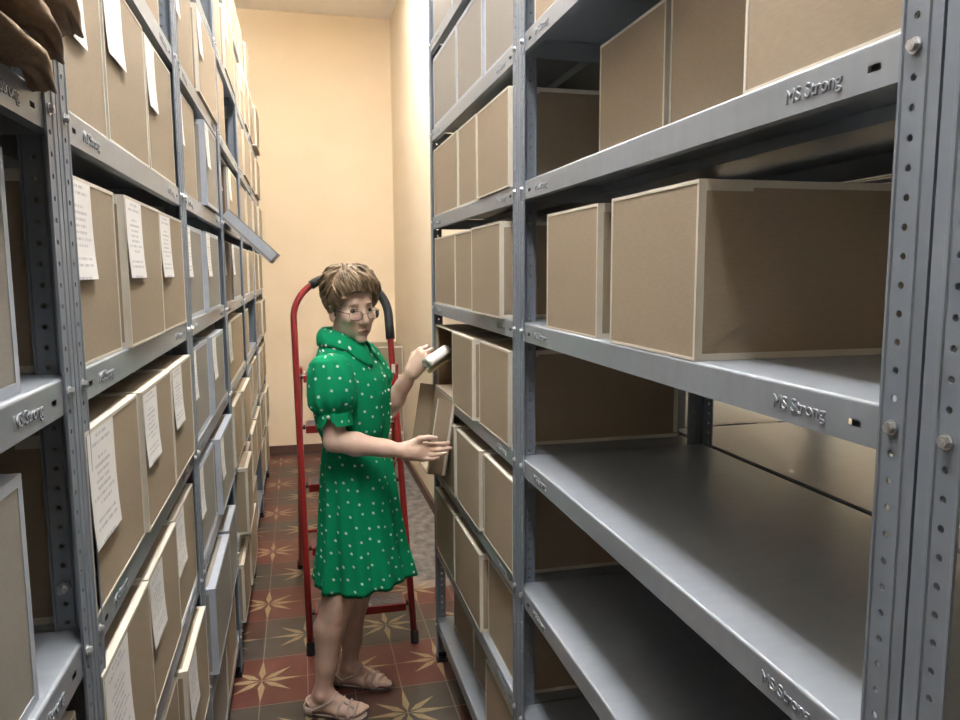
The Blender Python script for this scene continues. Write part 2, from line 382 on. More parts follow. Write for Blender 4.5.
# ------------------------------------------------------------------ archive boxes
TIER = ['bottom shelf', 'second shelf', 'third shelf', 'fourth shelf', 'fifth shelf', 'sixth shelf', 'seventh shelf', 'eighth shelf', 'topmost shelf']
def box_parts(t, w, d, h, style, sx, label=0, open_front=False, flap=True):
    """front at local x=0 (into the rack = +sx x), local y from 0 to w"""
    cm, tm = (M['card'], M['tape']) if style == 'tan' else (M['card_blue'], M['tape_blue'])
    X = lambda x: sx * x
    q = MB()
    if not open_front:
        q.box((0, 0, 0), (X(d), w, h)); bevel(q.build('carton', cm, t), .0025, 2)
    else:
        e = .004
        q.box((0, 0, 0), (X(d), e, h), 0); q.box((0, w - e, 0), (X(d), w, h), 0); q.box((0, e, 0), (X(d), w - e, e), 0); q.box((0, e, h - e), (X(d), w - e, h), 0)
        q.box((X(d - e), e, e), (X(d), w - e, h - e), 0)
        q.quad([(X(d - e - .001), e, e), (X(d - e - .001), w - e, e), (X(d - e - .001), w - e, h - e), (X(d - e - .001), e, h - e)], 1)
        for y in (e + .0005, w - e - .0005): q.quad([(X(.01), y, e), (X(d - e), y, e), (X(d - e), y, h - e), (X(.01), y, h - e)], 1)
        q.build('carton', [cm, M['card_in']], t)
    # binding tape on the edges of the carton
    q = MB(); a = .0042; b = .0125; o = .0009
    if style == 'blue': a = .011; b = .02
    if not open_front:
        for (y0, y1, z0, z1) in ((-o, a, -o * 0, h + o), (w - a, w + o, 0, h + o), (a, w - a, h - a, h + o), (a, w - a, 0, a)):
            q.box((X(-o), y0, z0), (X(.0005), y1, z1))
        for y, s in ((0, -1), (w, 1)):
            q.box((X(0), y, 0), (X(b * .8), y + s * o, h + o)); q.box((X(b * .8), y, h - .009), (X(d), y + s * o, h + o)); q.box((X(b * .8), y, 0), (X(d), y + s * o, .009))
            q.box((X(b * .8), y, h - .014), (X(.078), y + s * (o + .0018), h + o))
            q.box((X(d - b), y, b), (X(d), y + s * o, h - b))
    for (x0, x1, y0, y1) in ((0, b, 0, w), (b, d, 0, b), (b, d, w - b, w)):
        q.box((X(x0), y0, h), (X(x1), y1, h + o))
    q.build('edge_tape', tm, t)
    if flap and not open_front:
        # wing of the front cover folded round each side
        for y, s in ((0, -1), (w, 1)):
            q = MB(); e = .0022; x0, x1 = b * .8, .078
            pts = [(x0, .012), (x1, .055), (x1, h - .014), (x0, h - .014)]
            P0 = [(X(x), y, z) for x, z in pts]; P1 = [(X(x), y + s * e, z) for x, z in pts]
            q.quad(P1)
            for k in range(4): q.quad([P0[k], P0[(k + 1) % 4], P1[(k + 1) % 4], P1[k]])
            q.build('side_wing', cm, t)
    if label:
        q = MB(); lw, lh = (.125, .128) if label == 1 else ((.095, .132) if label == 2 else (.138, .155))
        lw = min(lw, w - .03); jit = rnd.uniform(-.003, .005)
        if sx < 0: ya = .007 if label != 4 else .05
        else: ya = w - lw - .012
        z1 = h - .004 + min(jit, 0) * .5; z0 = max(z1 - lh, .02)
        # sheet pasted on with a slight lift of the lower edge
        P, U = [], []
        for r in range(5):
            f = r / 4; zz = z1 + (z0 - z1) * f; x = -.0012 - (.004 * f ** 3)
            P.append([(X(x), ya + jit, zz), (X(x), ya + lw + jit, zz)])
            U.append([(0, 1 - f), (1, 1 - f)] if sx < 0 else [(1, 1 - f), (0, 1 - f)])
        q.grid(P, 0, U)
        q.build('paper_label', M['label'], t)
def abox(xf, sx, y0, y1, k, label_txt, style='tan', lab=0, out=0., h=.245, d=.475, rz=0., set_=.012, group='archive boxes on the left racks', open_front=False, z=None):
    w = y1 - y0
    t = thing('archive_box', label_txt, 'box', (xf + sx * (set_ - out), y0, Z(k) + .0006 if z is None else z), group, rz)
    box_parts(t, w, d, h, style, sx, lab, open_front); return t
POS = {1: ['only box'], 2: ['nearer box', 'farther box'], 3: ['nearest box', 'middle box', 'farthest box'], 4: ['first box', 'second box', 'third box', 'fourth box']}
STY = {'tan': 'tan cardboard', 'blue': 'grey-blue edged'}
def fill(bay, k, rows, side='L'):
    n = len(rows)
    for i, rw in enumerate(rows):
        y0, y1, style, lab = rw[:4]; kw = rw[4] if len(rw) > 4 else {}
        bn = ('%s left bay' % nm[bay]) if side == 'L' else bay
        txt = '%s archive box%s, %s of the %s, %s' % (STY[style], ' with white label' if lab else '', POS[n][i].replace(' box', ''), TIER[k], bn)
        txt = txt.replace('only of the', 'alone on the')
        abox(XL if side == 'L' else XR, -1 if side == 'L' else 1, y0, y1, k, txt, style, lab, group='archive boxes on the left racks' if side == 'L' else 'archive boxes on the right racks', **kw)
O = lambda o, **k: dict(out=o, **k)
# left, nearest bay
fill(0, 4, [(.20, .515, 'tan', 0), (.53, .85, 'blue', 0)])
fill(0, 3, [(.18, .49, 'tan', 0), (.505, .832, 'blue', 0)])
fill(0, 2, [(.25, .56, 'tan', 0), (.59, .945, 'tan', 0)])
# left, second bay (three boxes to a shelf)
fill(1, 7, [(1.05, 1.33, 'tan', 0), (1.35, 1.62, 'tan', 0)])
fill(1, 6, [(1.02, 1.31, 'tan', 1), (1.33, 1.60, 'tan', 0), (1.61, 1.86, 'tan', 0)])
fill(1, 5, [(1.01, 1.30, 'tan', 4, O(0, h=.265)), (1.303, 1.63, 'tan', 1, O(.003, h=.268)), (1.638, 1.95, 'tan', 2, O(.004, h=.262))])
fill(1, 4, [(1.015, 1.285, 'tan', 1, O(.006)), (1.315, 1.63, 'tan', 1, O(.015)), (1.645, 1.952, 'tan', 1, O(.012))])
fill(1, 3, [(1.02, 1.34, 'tan', 3, O(.012)), (1.355, 1.65, 'tan', 1, O(.017)), (1.667, 1.955, 'tan', 1, O(.016))])
fill(1, 2, [(1.02, 1.335, 'tan', 3, O(.014)), (1.343, 1.65, 'tan', 1, O(.012)), (1.66, 1.955, 'tan', 1, O(.006))])
fill(1, 1, [(1.02, 1.32, 'tan', 1, O(.0)), (1.335, 1.61, 'tan', 1, O(.004)), (1.63, 1.955, 'tan', 1, O(.022))])
fill(1, 0, [(1.02, 1.32, 'tan', 1), (1.34, 1.64, 'tan', 1), (1.65, 1.95, 'tan', 0)])
# left, third bay
fill(2, 7, [(2.06, 2.38, 'tan', 1), (2.40, 2.70, 'tan', 0)])
fill(2, 6, [(2.05, 2.40, 'tan', 2, O(.004, h=.255)), (2.42, 2.93, 'tan', 2, O(.018, h=.25))])
fill(2, 5, [(2.05, 2.39, 'tan', 2, O(.0, h=.262)), (2.47, 2.80, 'blue', 2, O(.02, h=.255))])
fill(2, 4, [(2.055, 2.40, 'blue', 2, O(.004)), (2.43, 2.78, 'blue', 2, O(.014))])
fill(2, 3, [(2.05, 2.42, 'blue', 2, O(.004)), (2.46, 2.81, 'blue', 2, O(.014))])
fill(2, 2, [(2.06, 2.43, 'blue', 2, O(.006)), (2.46, 2.90, 'blue', 2, O(.024))])
fill(2, 1, [(2.06, 2.50, 'blue', 0, O(.035)), (2.53, 2.82, 'blue', 0, O(.03))])
fill(2, 0, [(2.06, 2.45, 'blue', 0, O(.012)), (2.50, 2.85, 'tan', 0, O(.01))])
# left, fourth bay
fill(3, 8, [(3.10, 3.45, 'tan', 0), (3.5, 3.9, 'tan', 0)])
fill(3, 7, [(3.05, 3.42, 'tan', 0, O(.0, h=.27)), (3.46, 3.93, 'tan', 1, O(.015, h=.265))])
fill(3, 6, [(3.05, 3.45, 'tan', 0, O(.0, h=.262))])
fill(3, 4, [(3.06, 3.40, 'tan', 2, O(.003)), (3.48, 3.93, 'blue', 2, O(.004))])
fill(3, 3, [(3.06, 3.90, 'tan', 4, O(.006))])
fill(3, 2, [(3.06, 3.42, 'tan', 0, O(.02)), (3.45, 3.90, 'tan', 0, O(.03))])
fill(3, 1, [(3.20, 3.50, 'tan', 0, O(.05, h=.285)), (3.54, 3.90, 'tan', 0, O(.02))])
fill(3, 0, [(3.06, 3.40, 'tan', 0, O(.03)), (3.44, 3.90, 'tan', 0, O(.035))])
# left, fifth bay
fill(4, 8, [(4.1, 4.5, 'tan', 0), (4.55, 4.9, 'tan', 0)])
fill(4, 7, [(4.05, 4.36, 'tan', 0, O(.0, h=.265)), (4.38, 4.66, 'tan', 1, O(.012, h=.262)), (4.68, 4.95, 'tan', 0, O(.02, h=.26))])
fill(4, 6, [(4.05, 4.36, 'tan', 0, O(.012)), (4.40, 4.93, 'tan', 0, O(.02))])
fill(4, 5, [(4.05, 4.42, 'tan', 0, O(.008)), (4.46, 4.93, 'tan', 0, O(.018))])
fill(4, 4, [(4.05, 4.48, 'tan', 0, O(.004)), (4.52, 4.93, 'tan', 0, O(.012))])
fill(4, 3, [(4.06, 4.40, 'tan', 0, O(.004))])
fill(4, 2, [(4.06, 4.45, 'blue', 0, O(.01)), (4.5, 4.93, 'tan', 0, O(.01))])
fill(4, 1, [(4.06, 4.45, 'tan', 0, O(.02)), (4.5, 4.93, 'tan', 0, O(.02))])
fill(4, 0, [(4.06, 4.45, 'tan', 0, O(.01))])
# left, farthest bay
fill(5, 8, [(5.08, 5.5, 'tan', 0, O(.01))])
fill(5, 7, [(5.06, 5.40, 'tan', 0, O(.02, h=.265)), (5.45, 5.92, 'tan', 0, O(.04, h=.265))])
fill(5, 6, [(5.06, 5.42, 'tan', 0, O(.02)), (5.46, 5.92, 'tan', 0, O(.03))])
for k in range(0, 6):
    fill(5, k, [(5.06, 5.44, 'tan', 0, O(.01 + .006 * (k % 3))), (5.48, 5.92, 'tan', 0, O(.022 + .012 * (k % 2)))])
# right, bay beside the woman
FB = 'bay beside the woman'
fill(FB, 8, [(1.8, 2.1, 'tan', 0), (2.13, 2.45, 'tan', 0)], 'R')
fill(FB, 7, [(1.83, 2.14, 'blue', 0), (2.17, 2.48, 'blue', 0), (2.52, 2.86, 'blue', 0)], 'R')
fill(FB, 6, [(1.775, 2.08, 'blue', 0, O(.0, h=.262)), (2.095, 2.43, 'blue', 0, O(.004, h=.25)), (2.44, 2.855, 'blue', 0, O(.004, h=.25))], 'R')
fill(FB, 5, [(1.80, 2.125, 'tan', 0, O(.012, h=.238)), (2.165, 2.41, 'tan', 0, O(.006)), (2.425, 2.85, 'tan', 0, O(.008))], 'R')
fill(FB, 4, [(1.845, 2.165, 'tan', 0, O(.022)), (2.205, 2.475, 'tan', 0, O(.006)), (2.485, 2.855, 'tan', 0, O(.006))], 'R')
fill(FB, 3, [(1.803, 2.115, 'tan', 0, O(.012)), (2.155, 2.455, 'tan', 0, O(.024))], 'R')
fill(FB, 2, [(1.762, 2.065, 'tan', 0, O(.012)), (2.10, 2.425, 'tan', 0, O(.018)), (2.455, 2.86, 'tan', 0, O(.02))], 'R')
fill(FB, 1, [(1.755, 2.095, 'tan', 0, O(-.008)), (2.115, 2.49, 'tan', 0, O(.014)), (2.505, 2.86, 'tan', 0, O(.014))], 'R')
fill(FB, 0, [(1.79, 2.10, 'tan', 0, O(.0)), (2.19, 2.47, 'tan', 0, O(-.05)), (2.49, 2.83, 'tan', 0, O(-.05))], 'R')
# right, near bay
NB = 'near right bay'
fill(NB, 6, [(1.0, 1.3, 'tan', 0), (1.33, 1.63, 'tan', 0)], 'R')
fill(NB, 5, [(.56, .815, 'tan', 0, O(.002)), (.845, 1.185, 'tan', 0, O(-.095)), (1.195, 1.475, 'tan', 0, O(-.09))], 'R')
fill(NB, 4, [(.90, 1.18, 'tan', 0, O(.008, h=.239)), (1.245, 1.52, 'tan', 0, O(.006, h=.238))], 'R')
# boxes of the rear racks glimpsed between the uprights
def rear(y0, y1, k, txt): abox(XR + 1.007, -1, y0, y1, k, txt, 'tan', 0, group='boxes on the rear racks', set_=.02, d=.47)
RB = (('nearest', .80, 1.12), ('second', 1.14, 1.50), ('third', 1.512, 1.88), ('fourth', 1.93, 2.30), ('fifth', 2.32, 2.66), ('farthest', 2.68, 3.0))
for nme, a, b in RB: rear(a, b, 2, 'tan box top seen over the bare shelf behind, %s of the rear row' % nme)

# the open box the woman works at, its front cover hanging down into the aisle
def cover(t, w, sx, hgt, ang, style, wing=.045, name='front_cover'):
    """cover hinged on the carton's lower front edge; ang = how far it has swung from closed"""
    cm, tm = (M['card'], M['tape']) if style == 'tan' else (M['tape_blue'], M['card_blue'])
    o = bpy.data.objects.new('tmp', None)
    R = Matrix.Rotation(-sx * ang, 4, 'Y')
    e = .003
    q = MB(); q.box((0, 0, 0), (-sx * e, w, hgt))
    for y in (0, w): q.box((0, y, 0), (sx * wing, y + (e if y == 0 else -e), hgt))
    q.box((0, 0, hgt - e), (sx * wing, w, hgt))
    me = q.mesh(name, cm); me.transform(R); c = link(name, me, t, (-sx * .003, 0, .004))
    q = MB(); a = .013; o2 = .0008
    for y0, y1, z0, z1 in ((0, a, 0, hgt), (w - a, w, 0, hgt), (a, w - a, hgt - a, hgt), (a, w - a, 0, a)):
        q.box((-sx * (e + o2), y0, z0), (-sx * e, y1, z1))
    for y, s in ((0, -1), (w, 1)):
        q.box((0, y, 0), (sx * .008, y + s * o2, hgt)); q.box((sx * (wing - .004), y, 0), (sx * wing, y + s * o2, hgt))
    q.box((-sx * e, 0, hgt), (sx * .012, w, hgt + o2))
    me = q.mesh('edge_tape', tm); me.transform(R); link('edge_tape', me, c)
    bpy.data.objects.remove(o)
ob = abox(XR, 1, 2.492, 2.868, 3, 'open tan archive box with hanging front cover under the woman\'s hands', 'tan', 0, out=.005, group='archive boxes on the right racks', open_front=True, h=.24)
cover(ob, .376, 1, .266, math.radians(171), 'tan', .062)
lb = abox(XL, -1, 3.06, 3.42, 5, 'open grey-blue archive box with cover tilted out into the aisle', 'blue', 2, out=.0, group='archive boxes on the left racks', open_front=True, h=.25)
cover(lb, .36, -1, .245, math.radians(134), 'blue', .045)
abox(XL, -1, 3.47, 3.92, 5, 'tan archive box behind the grey-blue tilted cover, sixth shelf, fourth left bay', 'tan', 2, out=.004)
# stack of boxes in the far corner
for k in range(4):
    t = thing('archive_box', 'tan cardboard box in the far right corner, %s of the stack' % ['bottom', 'second', 'third', 'topmost'][k], 'box', (.545 + .004 * (k % 2), 6.21, .0006 + .245 * k), 'boxes stacked in the far corner', 0)
    # front faces the aisle's near end
    sub = MB(); w, d, h = .29, .44, .243
    sub.box((0, 0, 0), (w, d, h)); bevel(sub.build('carton', M['card'], t), .003)
    q = MB(); a, b2, o = .009, .012, .001
    for x0, x1, z0, z1 in ((-o, a, 0, h + o), (w - a, w + o, 0, h + o), (a, w - a, h - a, h + o), (a, w - a, 0, a)): q.box((x0, -o, z0), (x1, 0, z1))
    q.box((0, 0, h), (w, b2, h + o)); q.box((-o, 0, 0), (0, b2, h)); q.box((w, 0, 0), (w + o, b2, h))
    q.build('edge_tape', M['tape'], t)

# ------------------------------------------------------------------ kraft paper bundles, top left
def bundle(y0, y1, z0, th, out, txt, seed):
    r = random.Random(seed); q = MB(); P = []
    N, Rg = 26, 30
    ph = [r.uniform(0, 6) for _ in range(6)]
    for a in range(N + 1):
        f = a / N; y = y0 + (y1 - y0) * f
        e = max(.05, min(1, (1 - f) / .10)) ** .5
        hb = .15 * min(1., max(.085, (.90 - f) / .16))
        sag = .010 * math.sin(f * 5 + ph[0])
        row = []
        for b in range(Rg):
            an = 2 * math.pi * b / Rg
            c, s = math.cos(an), math.sin(an)
            cx = math.copysign(abs(c) ** .7, c); sz = math.copysign(abs(s) ** .75, s)
            n = .004 * math.sin(3 * an + 11 * f + ph[1]) + .003 * math.sin(7 * an - 17 * f + ph[2]) + .0025 * math.sin(23 * f + 2 * an + ph[3])
            hw = hb
            x = XL + out - hw + (hw + n * .6) * cx - .012 * (1 - e)
            z = z0 - .022 * max(0, f - .905) / .095 * (1 if hb < .02 else 0) + th * .5 + (th * .5 * e + n * .7) * sz + (sag if sz > 0 else sag * .3) * .6
            row.append((x, y, max(z, z0 + .0002 - (.05 if hb < .02 else 0))))
        P.append(row)
    q.grid(P, 0, wrap=True); q.f.append(tuple(reversed(range(Rg)))); q.m.append(0); q.f.append(tuple(N * Rg + b for b in range(Rg))); q.m.append(0)
    o = q.build('kraft_paper_bundle', M['kraft'], smooth=True)
    return tag(o, txt, 'paper bundle', 'kraft paper bundles at top left')
zb = Z(5) + .001
bundle(.30, .93, zb, .034, .030, 'crumpled brown kraft bundle lying on the shelf edge, lowest of the pile', 1)
bundle(.30, .955, zb + .041, .034, .034, 'crumpled brown kraft bundle, second up in the top left pile', 2)
bundle(.30, 1.02, zb + .082, .035, .036, 'crumpled brown kraft bundle, third up in the top left pile', 3)
bundle(.30, 1.01, zb + .124, .036, .035, 'crumpled brown kraft bundle, uppermost one in the top left pile', 4)

# ------------------------------------------------------------------ red step ladder
ld = thing('step_ladder', 'red folding step ladder with black foam hoop behind the woman', 'ladder', (.21, 3.4, 0))
lx, ly = .21, 3.4
FY = lambda z: 3.065 + .245 * z - ly
LX = lambda z: .002 - .018 * z - lx
RX = lambda z: .444 - .033 * z - lx
r0 = .0145
hoop = []
zt = 1.40
cxm = (LX(zt) + RX(zt)) / 2; hw = (RX(zt) - LX(zt)) / 2
path = [(LX(z), z) for z in (.03, .4, .8, 1.2, 1.36)]
arc = [(cxm - hw * math.cos(a), zt + .185 * math.sin(a)) for a in [math.pi * k / 28 for k in range(29)]]
right = [(RX(z), z) for z in (1.36, 1.2, .8, .4, .03)]
full = path + arc + right
to3 = lambda p: (p[0], FY(p[1]), p[1])
q = MB(); q.tube([to3(p) for p in full], r0, 14); q.build('front_frame', M['red'], ld, smooth=True)
grip = arc[8:] + [(RX(1.36), 1.36), (RX(1.30), 1.30)]
q = MB(); q.tube([to3(p) for p in grip], .0205, 14); q.build('foam_grip', M['foam'], ld, smooth=True)
for z in (.17, .43, .69, .935, 1.15):
    st = MB(); y = FY(z); xa, xb = LX(z) + .016, RX(z) - .016
    st.box((xa + .012, y - .03, z - .012), (xb - .012, y + .085, z + .006)); st.box((xa + .012, y - .034, z - .026), (xb - .012, y - .028, z + .008))
    for xx, s in ((xa, 1), (xb, -1)):
        st.tube([(xx - s * .006, y, z - .004), (xx + s * .016, y, z - .004)], .007, 8)
    s = st.build('step', M['red'], ld); bevel(s, .003)
    tr = MB(); tr.box((xa + .02, y - .024, z + .006), (xb - .02, y + .08, z + .009))
    for k in range(7): tr.box((xa + .022, y - .02 + k * .0145, z + .009), (xb - .022, y - .014 + k * .0145, z + .0105))
    tr.build('tread_pad', M['tread'], s)
    for xx, sg in ((xa, 1), (xb, -1)):
        bp = MB(); bp.tube([(xx, y, z - .004), (xx + sg * .010, y, z - .004)], .0105, 10); bp.build('pivot_sleeve', M['black'], s)
rl = MB()
BY = lambda z: 4.03 - (4.03 - 3.40) * z / 1.18 - ly
for xx in (-.034, .455):
    rl.tube([(xx - lx, BY(.03), .03), (xx + (.03 if xx < 0 else -.03) - lx, BY(1.18), 1.18)], .0125, 12)
rl.tube([(-.03 - lx, BY(.25), .25), (.45 - lx, BY(.25), .25)], .009, 10)
rl.build('rear_frame', M['red'], ld, smooth=True)
for (x, y) in ((LX(0), FY(0)), (RX(0), FY(0)), (-.035 - lx, BY(0)), (.456 - lx, BY(0))):
    c = MB(); c.tube([(x, y, 0), (x, y + .001, .012), (x, y + (.01 if y < .3 else -.014), .05)], [.0185, .0185, .0175], 14); c.build('foot_cap', M['black'], ld, smooth=False)
q = MB(); q.box((RX(1.16) - .008, FY(1.16) - .0165, 1.12), (RX(1.16) + .008, FY(1.16) - .0145, 1.19)); q.build('maker_sticker', M['paper'], ld)
q = MB()
for xx in (LX(.9), RX(.9)): q.tube([(xx, FY(.78), .78), (xx + (.004 if xx < 0 else -.004), BY(.62), .62)], .006, 8)
q.build('spreader_bar', M['red'], ld)

# ------------------------------------------------------------------ the woman
#  SDF figure polygonised with surface nets: one continuous body
A_ = math.radians(20)
BF = np.array([math.cos(A_), -math.sin(A_), 0]); BR = np.array([-math.sin(A_), -math.cos(A_), 0]); BU = np.array([0, 0, 1.])
HYAW = math.radians(-90 + 23); pit = math.radians(7)
hf0 = np.array([math.cos(HYAW), math.sin(HYAW), 0]); hr = np.array([math.sin(HYAW), -math.cos(HYAW), 0])
hf = hf0 * math.cos(pit) - BU * math.sin(pit); hu = BU * math.cos(pit) + hf0 * math.sin(pit)
rl_ = math.radians(-3); hr, hu = hr * math.cos(rl_) + hu * math.sin(rl_), hu * math.cos(rl_) - hr * math.sin(rl_)
HO = np.array([.181, 2.672, 1.482])
def hw_(f, r, u): return HO + hf * f + hr * r + hu * u
HR3 = np.stack([hf, hr, hu])
lo = np.array([-.12, 2.36, -.005]); hi = np.array([.60, 3.00, 1.63]); hs = .0029
nx, ny, nz_ = (int(math.ceil((hi[i] - lo[i]) / hs)) + 1 for i in range(3))
D = np.full((nx, ny, nz_), .05, np.float32)
def local(c0, c1):
    a = np.maximum(((c0 - lo) / hs).astype(int), 0); b = np.minimum(((c1 - lo) / hs).astype(int) + 2, [nx, ny, nz_])
    xs = (lo[0] + hs * np.arange(a[0], b[0])).astype(np.float32)[:, None, None]
    ys = (lo[1] + hs * np.arange(a[1], b[1])).astype(np.float32)[None, :, None]
    zs = (lo[2] + hs * np.arange(a[2], b[2])).astype(np.float32)[None, None, :]
    return (slice(a[0], b[0]), slice(a[1], b[1]), slice(a[2], b[2])), xs, ys, zs
def smin(a, b, k):
    h = np.clip(.5 + .5 * (b - a) / k, 0, 1); return b + (a - b) * h - k * h * (1 - h)
def cone(p, q, r1, r2, k=.01):
    p = np.array(p, float); q = np.array(q, float); m = max(r1, r2) + k + .012
    sl, x, y, z = local(np.minimum(p, q) - m, np.maximum(p, q) + m)
    d = q - p; L2 = max(float(d @ d), 1e-9)
    t = np.clip(((x - p[0]) * d[0] + (y - p[1]) * d[1] + (z - p[2]) * d[2]) / L2, 0, 1)
    ds = np.sqrt((x - p[0] - t * d[0]) ** 2 + (y - p[1] - t * d[1]) ** 2 + (z - p[2] - t * d[2]) ** 2) - (r1 + (r2 - r1) * t)
    D[sl] = smin(D[sl], ds, k)
def ell(c, r, R3, k=.01, sub=False):
    c = np.array(c, float); r = np.array(r, float); m = r.max() + k + .012
    sl, x, y, z = local(c - m, c + m)
    px, py, pz = x - c[0], y - c[1], z - c[2]
    q = [(R3[i, 0] * px + R3[i, 1] * py + R3[i, 2] * pz) for i in range(3)]
    k0 = np.sqrt(sum((q[i] / r[i]) ** 2 for i in range(3))) + 1e-9; k1 = np.sqrt(sum((q[i] / r[i] ** 2) ** 2 for i in range(3))) + 1e-9
    ds = k0 * (k0 - 1) / k1
    if sub: D[sl] = -smin(-D[sl], ds, k)
    else: D[sl] = smin(D[sl], ds, k)
B3 = np.stack([BF, BR, BU])
# torso (under the dress)
ell((.185, 2.69, .86), (.10, .135, .13), B3, .03); ell((.18, 2.688, 1.0), (.085, .105, .12), B3, .04); ell((.168, 2.686, 1.17), (.095, .12, .16), B3, .04)
cone((.105, 2.56, 1.283), (.205, 2.815, 1.283), .046, .046, .04)
cone((.143, 2.692, 1.27), hw_(-.028, 0, -.07), .056, .052, .03)
# legs
def leg(hip, knee, ank, fdir, mir=1):
    hip, knee, ank = map(np.array, (hip, knee, ank)); fdir = np.array(fdir) / np.linalg.norm(fdir)
    side = np.array([fdir[1], -fdir[0], 0])
    cone(hip, knee, .062, .047, .03)
    cone(knee + fdir * .005, knee + (ank - knee) * .15 + fdir * .004, .046, .046, .04)
    calf = knee + (ank - knee) * .33 - fdir * .016
    cone(knee - fdir * .004, calf, .046, .0525, .04); cone(calf, knee + (ank - knee) * .72 - fdir * .004, .0535, .037, .02)
    cone(knee + (ank - knee) * .7 - fdir * .004, ank, .037, .031, .02)
    for s in (1, -1): ell(ank + side * .027 * s - np.array([0, 0, .004]), (.012,) * 3, np.eye(3), .012)
    heel = ank - fdir * .032; heel[2] = .040
    cone(ank, heel, .031, .026, .02); ell(heel - np.array([0, 0, .006]), (.032, .028, .026), np.stack([fdir, side, BU]), .012)
    ball = ank + fdir * .105; ball[2] = .031
    cone(ank + fdir * .004 - np.array([0, 0, .012]), ball, .031, .020, .02)
    mid = ank + fdir * .06; mid[2] = .028
    for s in (-1, 0, 1):
        b = ball + side * .024 * s; b[2] = .027; m_ = mid + side * .016 * s
        cone(heel, m_, .022, .019, .015); cone(m_, b, .019, .0165, .015)
    for kk, (s, L, r) in enumerate(((-.030, .050, .0115), (-.013, .047, .0085), (.001, .042, .008), (.014, .036, .0078), (.026, .028, .0075))):
        inner = s  # big toe on the inner side
        a = ball + side * inner * mir * .9; a[2] = .026; e = a + fdir * L; e[2] = .0225
        cone(a, (a + e) / 2 + np.array([0, 0, .003]), .0105, r, .008); cone((a + e) / 2 + np.array([0, 0, .003]), e, r, r * .85, .006)
FD1 = np.array([.195, -.082, 0]); FD2 = np.array([.20, -.07, 0])
leg((.150, 2.612, .82), (.108, 2.600, .455), (.040, 2.622, .085), FD1)
leg((.205, 2.765, .82), (.196, 2.772, .455), (.148, 2.792, .085), FD2, -1)
# arms
SHR = np.array([.100, 2.545, 1.278]); ELR = np.array([.103, 2.505, 1.040]); WRR = np.array([.324, 2.428, 1.010])
SHL = np.array([.215, 2.825, 1.278]); ELL = np.array([.325, 2.872, 1.070]); WRL = np.array([.405, 2.782, 1.222])
for S, E_, Wr in ((SHR, ELR, WRR), (SHL, ELL, WRL)):
    cone(S, E_, .044, .0365, .02)
    m = E_ + (Wr - E_) * .3
    cone(E_, m, .0355, .0385, .015); cone(m, E_ + (Wr - E_) * .75, .0385, .0275, .015); cone(E_ + (Wr - E_) * .7, Wr, .0285, .0235, .015)
def nrm(v): v = np.array(v, float); return v / np.linalg.norm(v)
NAILS = []
def hand(Wr, d, s, curl, thumb, sc=1.):
    """d towards the fingers, s towards the little finger, n = back of the hand"""
    d = nrm(d); s = np.array(s, float); s = nrm(s - d * (s @ d)); n = np.cross(s, d) if curl['left'] else np.cross(d, s)
    base = {'index': (.083, -.027, .0), 'middle': (.087, -.009, .004), 'ring': (.082, .009, .003), 'little': (.073, .025, -.002)}
    lens = {'index': (.041, .025, .020), 'middle': (.045, .028, .021), 'ring': (.042, .026, .020), 'little': (.033, .020, .018)}
    rad = {'index': .0088, 'middle': .009, 'ring': .0086, 'little': .0076}
    for f, (bd, bs, bn) in base.items():
        b = Wr + (d * bd + s * bs + n * bn) * sc
        cone(Wr + (d * .012 + s * bs * .55) * sc, b, .0165 * sc, .0115 * sc, .016)
    cone(Wr + d * .005, Wr + d * .045 - n * .004, .020, .018, .02)
    for f, (bd, bs, bn) in base.items():
        p = Wr + (d * bd + s * bs + n * bn) * sc; an = 0.; spread = curl['spread'][f]
        dd = nrm(d + s * spread)
        for k, L in enumerate(lens[f]):
            an += curl[f][k]; dirn = dd * math.cos(an) - n * math.sin(an); q = p + dirn * L * sc
            r1 = rad[f] * (1 - .09 * k); cone(p, q, r1, r1 * .9, .0035); p2 = p; p = q
        NAILS.append((p - dirn * .003, dirn, dd * math.sin(an) + n * math.cos(an), s, rad[f] * .75))
    p = Wr + (d * .022 - s * .022 - n * .004) * sc
    for k, (L, r) in enumerate(((.042, .0145), (.032, .0108), (.026, .0095))):
        dirn = nrm(d * thumb[k][0] + s * thumb[k][1] + n * thumb[k][2]); q = p + dirn * L * sc
        cone(p, q, r, [.0112, .0098, .0078][k], .012 if k == 0 else .004); p = q
# right hand, back towards the viewer, fingertips on the hanging cover
hand(WRR, (.96, .10, -.13), (.02, -.42, -.90), dict(left=False, index=(.22, .32, .2), middle=(.34, .42, .25), ring=(.46, .52, .3), little=(.55, .55, .35),
     spread=dict(index=-.03, middle=.02, ring=.08, little=.15)), ((.75, -.45, -.45), (.92, -.1, -.4), (.97, .1, -.3)), .94)
# left hand, pinching the rolled sheets: thumb above, fingers curled below
hand(WRL, (.62, -.18, .76), (.52, -.45, -.55), dict(left=True, index=(.75, .95, .5), middle=(.85, 1.0, .6), ring=(.9, 1.0, .7), little=(.95, 1.0, .7),
     spread=dict(index=-.06, middle=0., ring=.06, little=.12)), ((.75, -.6, -.25), (.95, .12, -.25), (.9, .35, -.2)))
